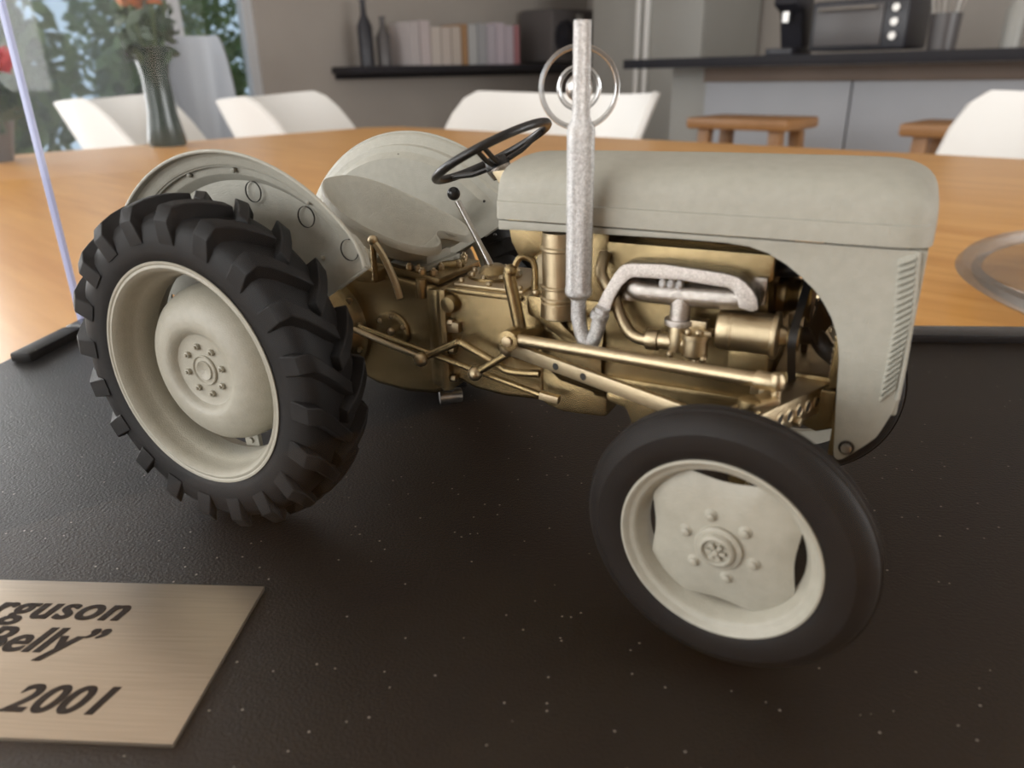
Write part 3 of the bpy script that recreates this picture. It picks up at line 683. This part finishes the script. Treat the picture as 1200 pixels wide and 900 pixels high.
# grille at the nose
gr = MB().prism([(-.245, .62), (.245, .62), (.245, 1.108), (-.245, 1.108)], 2.100, 2.112, 'x').build('grille', 'grey', T, bevel=.003)
for k in range(19):
    yv = -.225+k*.025; MB().box(2.112, 2.126, yv-.005, yv+.005, .66, 1.09).build('grille_bar', 'grey', gr)
for (a, c) in ((-.255, -.232), (.232, .255)): MB().box(2.108, 2.138, a, c, .66, 1.108).build('grille_frame', 'grey', gr, bevel=.008)
MB().box(2.112, 2.146, -.010, .010, .62, 1.108).build('centre_bar', 'grey', gr, bevel=.004)
MB().box(2.06, 2.10, -.24, .24, .60, .655).build('grille_frame', 'grey', gr, bevel=.015)

# ---- engine and transmission castings
eb = MB().prism([(1.285, 1.055), (1.775, 1.055), (1.778, .985), (1.765, .975), (1.80, .62), (1.80, .56), (1.285, .56)], -.20, .20, 'y').build('engine_block', 'gold', T, bevel=.008)
MB().prism([(1.29, .56), (1.80, .56), (1.80, .50), (1.70, .44), (1.385, .44), (1.36, .505), (1.29, .52)], -.185, .185, 'y').build('sump', 'gold', eb, bevel=.015)
MB().box(1.30, 1.79, -.212, .212, .60, .622).build('sump_flange', 'gold', eb, bevel=.004)
MB().box(1.30, 1.765, -.206, -.18, .96, .968).build('head_joint', 'gold', eb, bevel=.002)
MB().box(1.33, 1.74, -.10, .10, 1.055, 1.10).build('rocker_cover', 'gold', eb, bevel=.02)
for x, z in ((1.765, .675), (1.786, .645)): MB().box(x-.014, x+.014, -.225, -.20, z-.03, z+.02).build('boss', 'gold_light', eb, bevel=.003)
tg = MB().prism([(.10, .865), (.30, .875), (.655, .832), (.655, .440), (.60, .415), (.474, .402), (.335, .412), (.27, .435), (.10, .43)], -.17, .17, 'y').build('rear_housing', 'gold', T, bevel=.02, seg=3)
gb = MB().prism([(.66, .835), (1.03, .848), (1.06, .72), (1.06, .47), (.90, .458), (.78, .466), (.68, .50), (.66, .50)], -.165, .165, 'y').build('gearbox', 'gold', T, bevel=.018, seg=3)
MB().box(.60, .69, -.19, .19, .455, .835).build('flange', 'gold', gb, bevel=.03)
MB().box(.645, .69, -.196, .196, .445, .84).build('flange_plate', 'gold', gb, bevel=.03)
MB().box(.68, .98, -.178, .178, .822, .842).build('top_ledge', 'gold', gb, bevel=.006)
for z in (.80, .715, .61, .50):
    mb = MB(); HEX(mb, (.69, -.18, z), (1, 0, 0), .014, .02); mb.build('flange_bolt', 'gold_light', gb, bevel=.002)
MB().box(.685, .735, -.19, -.16, .68, .72).build('filler_plug', 'gold_light', gb, bevel=.006)
MB().lathe([(.035, 0), (.035, -.03), (.028, -.045), (.001, -.048)], 'y', (.70, -.155, .785), 18).build('boss', 'gold', gb)
bh = MB().lathe([(.001, 0), (.16, 0), (.185, .03), (.205, .08), (.213, .16), (.218, .20), (.226, .205), (.226, .245), (.001, .245)], 'x', (1.04, 0, .675), 48).build('clutch_housing', 'gold', T, angle=30)
MB().prism([(1.05, .60), (1.29, .60), (1.29, .45), (1.13, .44), (1.05, .46)], -.17, .17, 'y').build('housing_foot', 'gold', bh, bevel=.02)
MB().box(1.00, 1.29, -.185, .185, .80, .86).build('housing_top', 'gold', bh, bevel=.015)
MB().prism([(1.02, .86), (1.07, .86), (1.15, .77), (1.24, .70), (1.24, .66), (1.12, .74), (1.02, .80)], -.215, -.19, 'y').build('web', 'gold', bh, bevel=.006)
# rear axle trumpets with flanges
for s_ in (-1, 1):
    tr = MB().lathe([(.001, .16*s_), (.205, .16*s_), (.215, .17*s_), (.215, .195*s_), (.205, .20*s_), (.195, .205*s_), (.17, .23*s_), (.13, .30*s_), (.11, .38*s_), (.12, .40*s_), (.17, .41*s_), (.17, .47*s_), (.09, .48*s_), (.07, .60*s_)], 'y', (.12, 0, .635), 48).build('axle_trumpet', 'gold', T, angle=30)
    for k in range(12):
        a = math.radians(30*k+8); mb = MB(); HEX(mb, (.12+.192*math.cos(a), .198*s_, .635+.192*math.sin(a)), (0, s_, 0), .013, .016); mb.build('bolt', 'gold_light', tr, bevel=.002)
    MB().cyl((0, .40*s_, .6), (0, .60*s_, .6), .06, .05, 20).build('axle_shaft', 'gold', tr)
# side cover plate
cp = MB().lathe([(.001, -.170), (.075, -.170), (.075, -.178), (.070, -.184), (.055, -.186), (.045, -.182), (.001, -.182)], 'y', (.437, 0, .648), 36).build('side_cover', 'gold', T, angle=30)
for k in range(6):
    a = k*PI/3+.4; MB().ball((.437+.060*math.cos(a), -.184, .648+.060*math.sin(a)), .0105, 8).build('bolt', 'gold_light', cp)
MB().ball((.437, -.184, .648), .015, 10).build('plug', 'gold_light', cp)
# hydraulic top cover and its bolts
tcv = MB().prism([(.16, .86), (.34, .87), (.64, .838), (.64, .862), (.34, .90), (.16, .895)], -.15, .15, 'y').build('top_cover', 'gold', T, bevel=.006)
for (x, yv) in ((.30, -.13), (.40, -.125), (.50, -.125), (.535, -.12), (.565, -.14), (.60, -.12), (.30, .13), (.45, .13), (.58, .13), (.53, -.06), (.585, -.05), (.615, .03), (.60, .09)):
    z = .90-(x-.34)*.125; mb = MB(); HEX(mb, (x, yv, z-.005), (0, 0, 1), .014, .02); mb.ball((x, yv, z+.017), .009, 8); mb.build('bolt', 'gold_light', tcv, bevel=.002)
MB().cyl((.575, -.165, .79), (.575, -.165, .86), .022, .022, 14).build('dipstick_boss', 'gold', tcv, bevel=.004)
MB().cyl((.50, -.10, .87), (.62, .05, .87), .018, .018, 12).build('cross_rod', 'gold', tcv)
# gear lever turret
tu = MB().lathe([(.10, .845), (.10, .862), (.06, .866), (.045, .885), (.025, .895), (.001, .895)], 'z', (.785, 0, 0), 28).build('lever_turret', 'gold', T, angle=30)
for k in range(8):
    a = k*PI/4; MB().ball((.785+.085*math.cos(a), .085*math.sin(a), .864), .012, 8).build('bolt', 'gold_light', tu)
tco = MB().box(.70, .97, -.15, .15, .842, .853).build('gearbox_cover', 'gold_light', T, bevel=.004)
for (x, yv) in ((.715, -.12), (.72, -.06), (.90, -.13), (.95, -.13), (.83, -.13), (.72, .1), (.9, .12)): MB().ball((x, yv, .856), .012, 8).build('bolt', 'gold_light', tco)
# battery box / tank behind the air cleaner
MB().prism([(.925, 1.10), (1.07, 1.10), (1.055, 1.0), (1.02, .972), (.965, .975), (.94, 1.02)], -.17, .17, 'y').build('fuel_tank', 'gold', T, bevel=.012)
MB().lathe([(.001, .80), (.15, .80), (.155, .86), (.13, .95), (.08, 1.0), (.001, 1.01)], 'z', (1.10, 0, 0), 36).build('steering_box', 'gold_light', T, angle=40)
MB().box(1.205, 1.287, -.19, .19, .86, 1.10).build('baffle_plate', 'gold', T, bevel=.006)
# ---- air cleaner
ac = MB().lathe([(.001, .795), (.050, .797), (.060, .803), (.060, .850), (.056, .855), (.061, .860), (.061, .866), (.056, .871), (.055, .895), (.060, .899), (.060, .905), (.055, .909), (.055, 1.015), (.060, 1.02), (.060, 1.028), (.055, 1.033), (.055, 1.075), (.001, 1.075)], 'z', (1.130, -.205, 0), 40).build('air_cleaner', 'gold_light', T, angle=30)
# breather pipes
bpz = MB().tube(spline([(1.012, -.245, .735), (.985, -.245, .86), (.972, -.245, .925), (.978, -.243, .950)], 5), .0215, 14).build('breather_pipe', 'gold', T)
MB().ball((.976, -.245, .945), .0225, 12).build('cap', 'gold', bpz)
MB().tube(spline([(.985, -.235, .955), (1.0, -.225, .985), (1.025, -.215, .985), (1.045, -.21, .96), (1.048, -.21, .87)], 5), .0105, 10).build('overflow_pipe', 'gold', T)
MB().ball((1.050, -.21, .872), .014, 10).build('union_nut', 'gold_light', bpz)
# ---- exhaust
ex, ey = 1.2444, -.3236
es = MB().lathe([(.001, 1.655), (.017, 1.655), (.0225, 1.6555), (.0235, 1.65), (.0245, 1.418), (.030, 1.405), (.0375, 1.392), (.0395, 1.372), (.0385, 1.358), (.0385, .945), (.0405, .935), (.0405, .922), (.037, .914), (.025, .905), (.0225, .895), (.0225, .84), (.001, .84)], 'z', (ex, ey, 0), 36).build('exhaust_stack', 'silver', T, angle=30)
MB().tube(spline([(ex, ey, .90), (ex+.004, ey, .83), (ex+.022, ey, .772), (ex+.040, ey, .765), (ex+.058, ey, .80), (ex+.068, ey, .845), (ex+.078, ey, .885)], 5), .0225, 16).build('elbow', 'silver', es)
MB().cyl((ex+.065, ey, .850), (ex+.073, ey, .872), .028, .028, 18).build('pipe_joint', 'silver', es, bevel=.003)
man = [(1.293, .866), (1.306, .90), (1.321, .933), (1.350, .985), (1.366, 1.008), (1.378, 1.018), (1.40, 1.024), (1.495, 1.030), (1.662, 1.020), (1.70, 1.013), (1.722, 1.000), (1.742, .980), (1.755, .960), (1.762, .930), (1.745, .922), (1.711, .930), (1.704, .955), (1.693, .973), (1.675, .982), (1.547, .990), (1.41, .985), (1.398, .980), (1.375, .955), (1.353, .915), (1.338, .866)]
em = MB().prism(man, -.31, -.225, 'y').build('exhaust_manifold', 'silver_dark', T, bevel=.006)
MB().prism(man, -.318, -.309, 'y').build('manifold_face', 'silver_mid', em, bevel=.003)
for (x, z) in ((1.42, .965), (1.58, .975), (1.735, .955)): MB().box(x-.03, x+.03, -.225, -.19, z-.04, z+.04).build('port_flange', 'silver_dark', em, bevel=.006)
im = MB().tube(spline([(1.395, -.21, .955), (1.392, -.25, .948), (1.41, -.275, .942), (1.45, -.28, .937), (1.60, -.28, .940), (1.70, -.28, .945), (1.725, -.26, .948), (1.73, -.21, .95)], 6), .033, 16).build('intake_manifold', 'silver_dark', T)
MB().cyl((1.385, -.245, .985), (1.385, -.245, .90), .034, .034, 16).build('intake_elbow', 'silver_dark', im, bevel=.008)
MB().cyl((1.545, -.282, .93), (1.543, -.288, .865), .032, .028, 18).build('intake_neck', 'silver_mid', im, bevel=.003)
MB().lathe([(.001, .870), (.040, .870), (.042, .864), (.040, .853), (.001, .853)], 'z', (1.543, -.29, 0), 20).build('neck_flange', 'silver_mid', im)
for x in (1.492, 1.516, 1.540): MB().ball((x, -.297, .970), .013, 10, (1, 1, 1.3)).build('stud', 'silver', im)
# ---- carburettor
ca = MB().cyl((1.543, -.292, .855), (1.543, -.292, .775), .027, .030, 18).build('carburettor', 'gold_light', T, bevel=.003)
MB().cyl((1.450, -.288, .795), (1.60, -.292, .800), .026, .026, 18).build('throat', 'gold_light', ca, bevel=.004)
MB().cyl((1.452, -.288, .795), (1.488, -.289, .796), .032, .032, 18).build('hose_clip', 'gold_light', ca, bevel=.003)
MB().lathe([(.001, .765), (.026, .766), (.036, .775), (.036, .823), (.041, .826), (.041, .838), (.034, .842), (.001, .843)], 'z', (1.598, -.305, 0), 24).build('float_bowl', 'gold_light', ca, angle=30)
MB().box(1.575, 1.625, -.30, -.26, .84, .872).build('bowl_cover', 'gold_light', ca, bevel=.004)
MB().box(1.602, 1.645, -.325, -.285, .838, .852).build('bracket', 'gold_light', ca, bevel=.002)
for c in ((1.583, -.335, .848), (1.612, -.337, .85), (1.604, -.315, .758), (1.63, -.33, .772), (1.53, -.318, .768)): MB().ball(c, .011, 10).build('screw', 'gold_light', ca)
MB().tube(spline([(1.283, -.21, 1.02), (1.290, -.255, .965), (1.335, -.268, .905), (1.362, -.275, .85), (1.392, -.28, .808), (1.425, -.285, .793), (1.46, -.288, .793)], 6), .0185, 14).build('air_hose', 'gold_light', T)
# ---- dynamo, fan and belt
dy = MB().lathe([(.001, 1.650), (.048, 1.650), (.055, 1.655), (.058, 1.665), (.058, 1.686), (.060, 1.688), (.060, 1.694), (.058, 1.696), (.058, 1.80), (.066, 1.802), (.067, 1.808), (.066, 1.815), (.05, 1.818), (.03, 1.822), (.022, 1.845), (.001, 1.845)], 'x', (0, -.265, .848), 36).build('dynamo', 'gold_light', T, angle=30)
MB().box(1.69, 1.80, -.285, -.20, .735, .80).build('bracket', 'gold', dy, bevel=.004)
MB().lathe([(.001, 1.842), (.035, 1.842), (.037, 1.846), (.026, 1.856), (.037, 1.868), (.035, 1.872), (.001, 1.872)], 'x', (0, -.262, .845), 28).build('pulley', 'gold', dy)
wp = MB().lathe([(.001, 1.775), (.07, 1.775), (.075, 1.80), (.055, 1.815), (.045, 1.835), (.001, 1.835)], 'x', (0, -.03, .905), 28).build('water_pump', 'gold', T, angle=30)
MB().lathe([(.001, 1.838), (.075, 1.838), (.078, 1.846), (.062, 1.856), (.078, 1.868), (.075, 1.874), (.001, 1.874)], 'x', (0, -.03, .905), 32).build('fan_pulley', 'gold', wp)
for k in range(4):
    a = k*PI/2+.55; d = Vector((0, math.cos(a), math.sin(a))); sd_ = Vector((0, -d.z, d.y))
    c = Vector((1.895, -.03, .905)); w_ = .055
    MB().add([c+d*.02-sd_*.03, c+d*.02+sd_*.03, c+d*.17+sd_*w_+Vector((.025, 0, 0)), c+d*.17-sd_*w_-Vector((.012, 0, 0))], [(0, 1, 2, 3)]).build('fan_blade', 'belt', wp, solid=.006)
cpn = MB().lathe([(.001, 1.80), (.075, 1.80), (.08, 1.838), (.082, 1.846), (.066, 1.856), (.082, 1.868), (.08, 1.874), (.001, 1.874)], 'x', (0, 0, .60), 32).build('crank_pulley', 'gold', T, angle=30)
ctr = [((-.262, .845), .032), ((0, .60), .074), ((-.03, .905), .070)]
pth = []
def ext_tan(c1, r1, c2, r2):
    d = Vector((c2[0]-c1[0], c2[1]-c1[1])); L = d.length; a = math.atan2(d.y, d.x); bt = math.acos((r1-r2)/L); t = a-bt
    return (c1[0]+r1*math.cos(t), c1[1]+r1*math.sin(t)), (c2[0]+r2*math.cos(t), c2[1]+r2*math.sin(t))
for i in range(3):
    (c1, r1), (c2, r2) = ctr[i], ctr[(i+1) % 3]; q1, q2 = ext_tan(c1, r1, c2, r2); pth.append((q1, q2))
loop = []
for i in range(3):
    q1, q2 = pth[i]; loop += [q1, q2]; c, rr = ctr[(i+1) % 3]; nx = pth[(i+1) % 3][0]
    a0 = math.atan2(q2[1]-c[1], q2[0]-c[0]); a1 = math.atan2(nx[1]-c[1], nx[0]-c[0])
    while a1 < a0: a1 += 2*PI
    if a1-a0 > PI*1.7: a1 -= 2*PI
    for k in range(1, 8): a = a0+(a1-a0)*k/8; loop.append((c[0]+rr*math.cos(a), c[1]+rr*math.sin(a)))
vs = []; nL = len(loop); cen = (sum(q[0] for q in loop)/nL, sum(q[1] for q in loop)/nL)
for (yv, z) in loop:
    d = Vector((yv-cen[0], z-cen[1])).normalized()*.012
    vs += [(1.848, yv, z), (1.866, yv, z), (1.868, yv+d.x, z+d.y), (1.846, yv+d.x, z+d.y)]
fs = []
for i in range(nL):
    j = (i+1) % nL
    for k in range(4): fs.append((i*4+k, i*4+(k+1) % 4, j*4+(k+1) % 4, j*4+k))
MB().add(vs, fs).build('fan_belt', 'belt', T)
rd = MB().box(1.958, 2.03, -.225, .225, .70, 1.09).build('radiator', 'gold', T, bevel=.008)
for k in range(20):
    z = .72+k*.018; MB().box(1.955, 1.958, -.215, .215, z, z+.006).build('radiator_fin', 'gold_light', rd)
MB().tube(spline([(1.76, -.08, .99), (1.83, -.09, 1.0), (1.90, -.09, 1.01), (1.965, -.08, 1.02)], 4), .026, 14).build('radiator_hose', 'belt', rd)
MB().tube(spline([(1.965, -.14, .76), (1.93, -.15, .79), (1.90, -.12, .81), (1.83, -.10, .80)], 4), .026, 14).build('radiator_hose', 'belt', rd)
# ---- front axle, radius arms, drag links
fs_ = MB().prism([(1.80, .70), (2.02, .70), (2.04, .56), (1.94, .52), (1.82, .56)], -.14, .14, 'y').build('front_support', 'gold', T, bevel=.012)
MB().box(1.985, 2.0, -.235, -.20, .50, .74).build('support_leg', 'gold', fs_, bevel=.003)
ax = MB().bar((1.945, -.20, .632), (1.945, .20, .632), .07, .10).build('front_axle', 'gold', T, bevel=.006)
for s_ in (-1, 1):
    ar = MB().bar((1.955, .02*s_, .632), (1.788, .53*s_, .682), .085, .085).build('axle_arm', 'gold_light', ax, bevel=.007)
    d = Vector((1.795-1.962, .51*s_, .05)).normalized(); nf = Vector((0, 0, 1)).cross(d).normalized()
    if nf.x < 0: nf = -nf
for s_ in (-1, 1):
    p0 = Vector((1.955, .02*s_, .632)); p1 = Vector((1.788, .53*s_, .682)); d = (p1-p0).normalized(); nf = Vector((0, 0, 1)).cross(d); nf = nf if nf.x > 0 else -nf
    up = d.cross(nf).normalized()
    for k in range(6):
        c = p0.lerp(p1, .26+.105*k)+nf*.042; mb = MB()
        ring = [c+(d*math.cos(2*PI*j/18)+up*math.sin(2*PI*j/18))*.0185 for j in range(18)]
        mb.tube(ring, .0045, 6, closed=True); mb.build('axle_hole_rim', 'gold_light', ax)
        mb = MB(); mb.cyl(c-nf*.001, c+nf*.0025, .0165, .0165, 16); mb.build('axle_hole', 'dark', ax)
    for q in (.60, .80): mb = MB(); c = p0.lerp(p1, q)+nf*.04-up*.025; HEX(mb, c, nf, .014, .02); mb.build('bolt', 'gold_light', ax, bevel=.002)
    MB().cyl((1.79, .545*s_, .30), (1.80, .53*s_, .76), .030, .030, 18).build('king_pin', 'gold', ax, bevel=.004)
    MB().cyl((1.79, .55*s_, .385), (1.778, .64*s_, .383), .034, .030, 16).build('stub_axle', 'gold', ax)
    # radius arm
    P0, P1 = Vector((.985, .29*s_, .700)), Vector((1.76, .525*s_, .665))
    ra = MB().bar(P0, P1, .020, .044).build('radius_arm', 'gold_light', T, bevel=.004)
    dd = (P1-P0).normalized(); nn = dd.cross(Vector((0, 0, 1))).normalized(); nn = nn if nn.y*s_ > 0 else -nn
    for q in (.265, .40):
        c = P0.lerp(P1, q)+nn*.0105; MB().cyl(c, c+nn*.0012, .0115, .0115, 14).build('arm_hole', 'dark', ra)
    MB().ball(P0, .032, 12, (1, .8, 1)).build('ball_end', 'gold_light', ra)
    # drag link
    D0, D1 = Vector((1.015, .32*s_, .745)), Vector((1.852, .495*s_, .800))
    dl = MB().cyl(D0, D1, .0185, .0185, 16).build('drag_link', 'gold_light', T)
    MB().cyl(D0.lerp(D1, .94), D1, .026, .022, 12).build('clamp', 'gold_light', dl, bevel=.003)
    MB().ball(D1, .025, 10, (.9, .9, 1.2)).build('ball_joint', 'gold_light', dl)
    mb = MB(); mb.cyl((D0.x, D0.y-.025*s_, D0.z), (D0.x, D0.y+.03*s_, D0.z), .034, .034, 20); mb.build('joint_eye', 'gold', dl, bevel=.003)
    MB().cyl((D0.x, D0.y+.028*s_, D0.z), (D0.x, D0.y+.040*s_, D0.z), .017, .017, 14).build('joint_pin', 'gold_light', dl, bevel=.002)
    MB().bar((D0.x, D0.y-.02*s_, D0.z), (D0.x+.02, .17*s_, D0.z-.03), .04, .05).build('drop_arm', 'gold', dl, bevel=.006)
    sa = MB().bar((1.855, .50*s_, .765), (1.80, .535*s_, .745), .060, .014).build('steering_arm', 'gold_light', dl, bevel=.003)
    MB().cyl((1.855, .498*s_, .80), (1.855, .502*s_, .745), .012, .012, 10).build('arm_bolt', 'gold_light', dl)
# ---- brake and clutch linkage
l1 = MB().tube([(.316, -.25, .660), (.600, -.25, .594)], .011, 10).build('brake_rod', 'gold_light', T)
MB().tube([(.33, -.235, .668), (.69, -.23, .595), (1.10, -.225, .515)], .011, 10).build('clutch_rod', 'gold', T)
MB().bar((1.07, -.225, .520), (1.14, -.225, .514), .026, .026).build('clevis', 'gold_light', T, bevel=.003)
pa = MB().tube(spline([(.618, -.25, .593), (.765, -.25, .672), (.775, -.25, .675), (.905, -.25, .625), (.965, -.25, .598), (1.08, -.25, .608)], 4), .0135, 10).build('brake_pedal_arm', 'gold', T)
MB().ball((.618, -.265, .592), .026, 12).build('pedal_ball', 'gold_light', pa)
pb = MB().tube([(.855, -.28, .586), (.98, -.28, .674)], .0135, 10).build('clutch_pedal_arm', 'gold', T)
MB().ball((.852, -.285, .584), .026, 12).build('pedal_ball', 'gold_light', pb)
MB().bar((1.075, -.20, .615), (1.075, -.20, .515), .05, .05).build('linkage_bracket', 'gold', T, bevel=.004)
MB().bar((.955, -.20, .70), (1.06, -.20, .69), .07, .04).build('pivot_block', 'gold', T, bevel=.01)
pl = MB().grid([[(x-.012, yv, z), (x+.014, yv, z+.006)] for yv in (-.25, -.225) for x, z in [(0, 0)]]) if False else None
ped = MB().tube(spline([(.425, -.25, 1.005), (.452, -.25, .990), (.489, -.25, .937), (.521, -.25, .864), (.538, -.25, .805)], 5), .013, 8).build('lift_lever', 'gold_light', T)
kl = MB().tube([(.432, -.245, .86), (.440, -.25, .99)], .011, 8).build('hand_lever', 'gold', T)
MB().ball((.442, -.25, 1.003), .019, 12).build('knob', 'gold_light', kl)
for (x, z) in ((.375, .885), (.395, .878)): MB().ball((x, -.21, z), .016, 10).build('fender_bolt', 'gold_light', T)
MB().box(.33, .42, -.23, -.15, .84, .885).build('fender_bracket', 'gold', T, bevel=.008)
# mounting screw under the housing
ms = MB().cyl((.56, 0, .42), (.56, 0, .335), .022, .022, 14).build('mounting_screw', 'dark', T)
MB().cyl((.53, -.03, .335), (.60, .03, .335), .03, .03, 12).build('mounting_clamp', 'chrome', ms, bevel=.006)
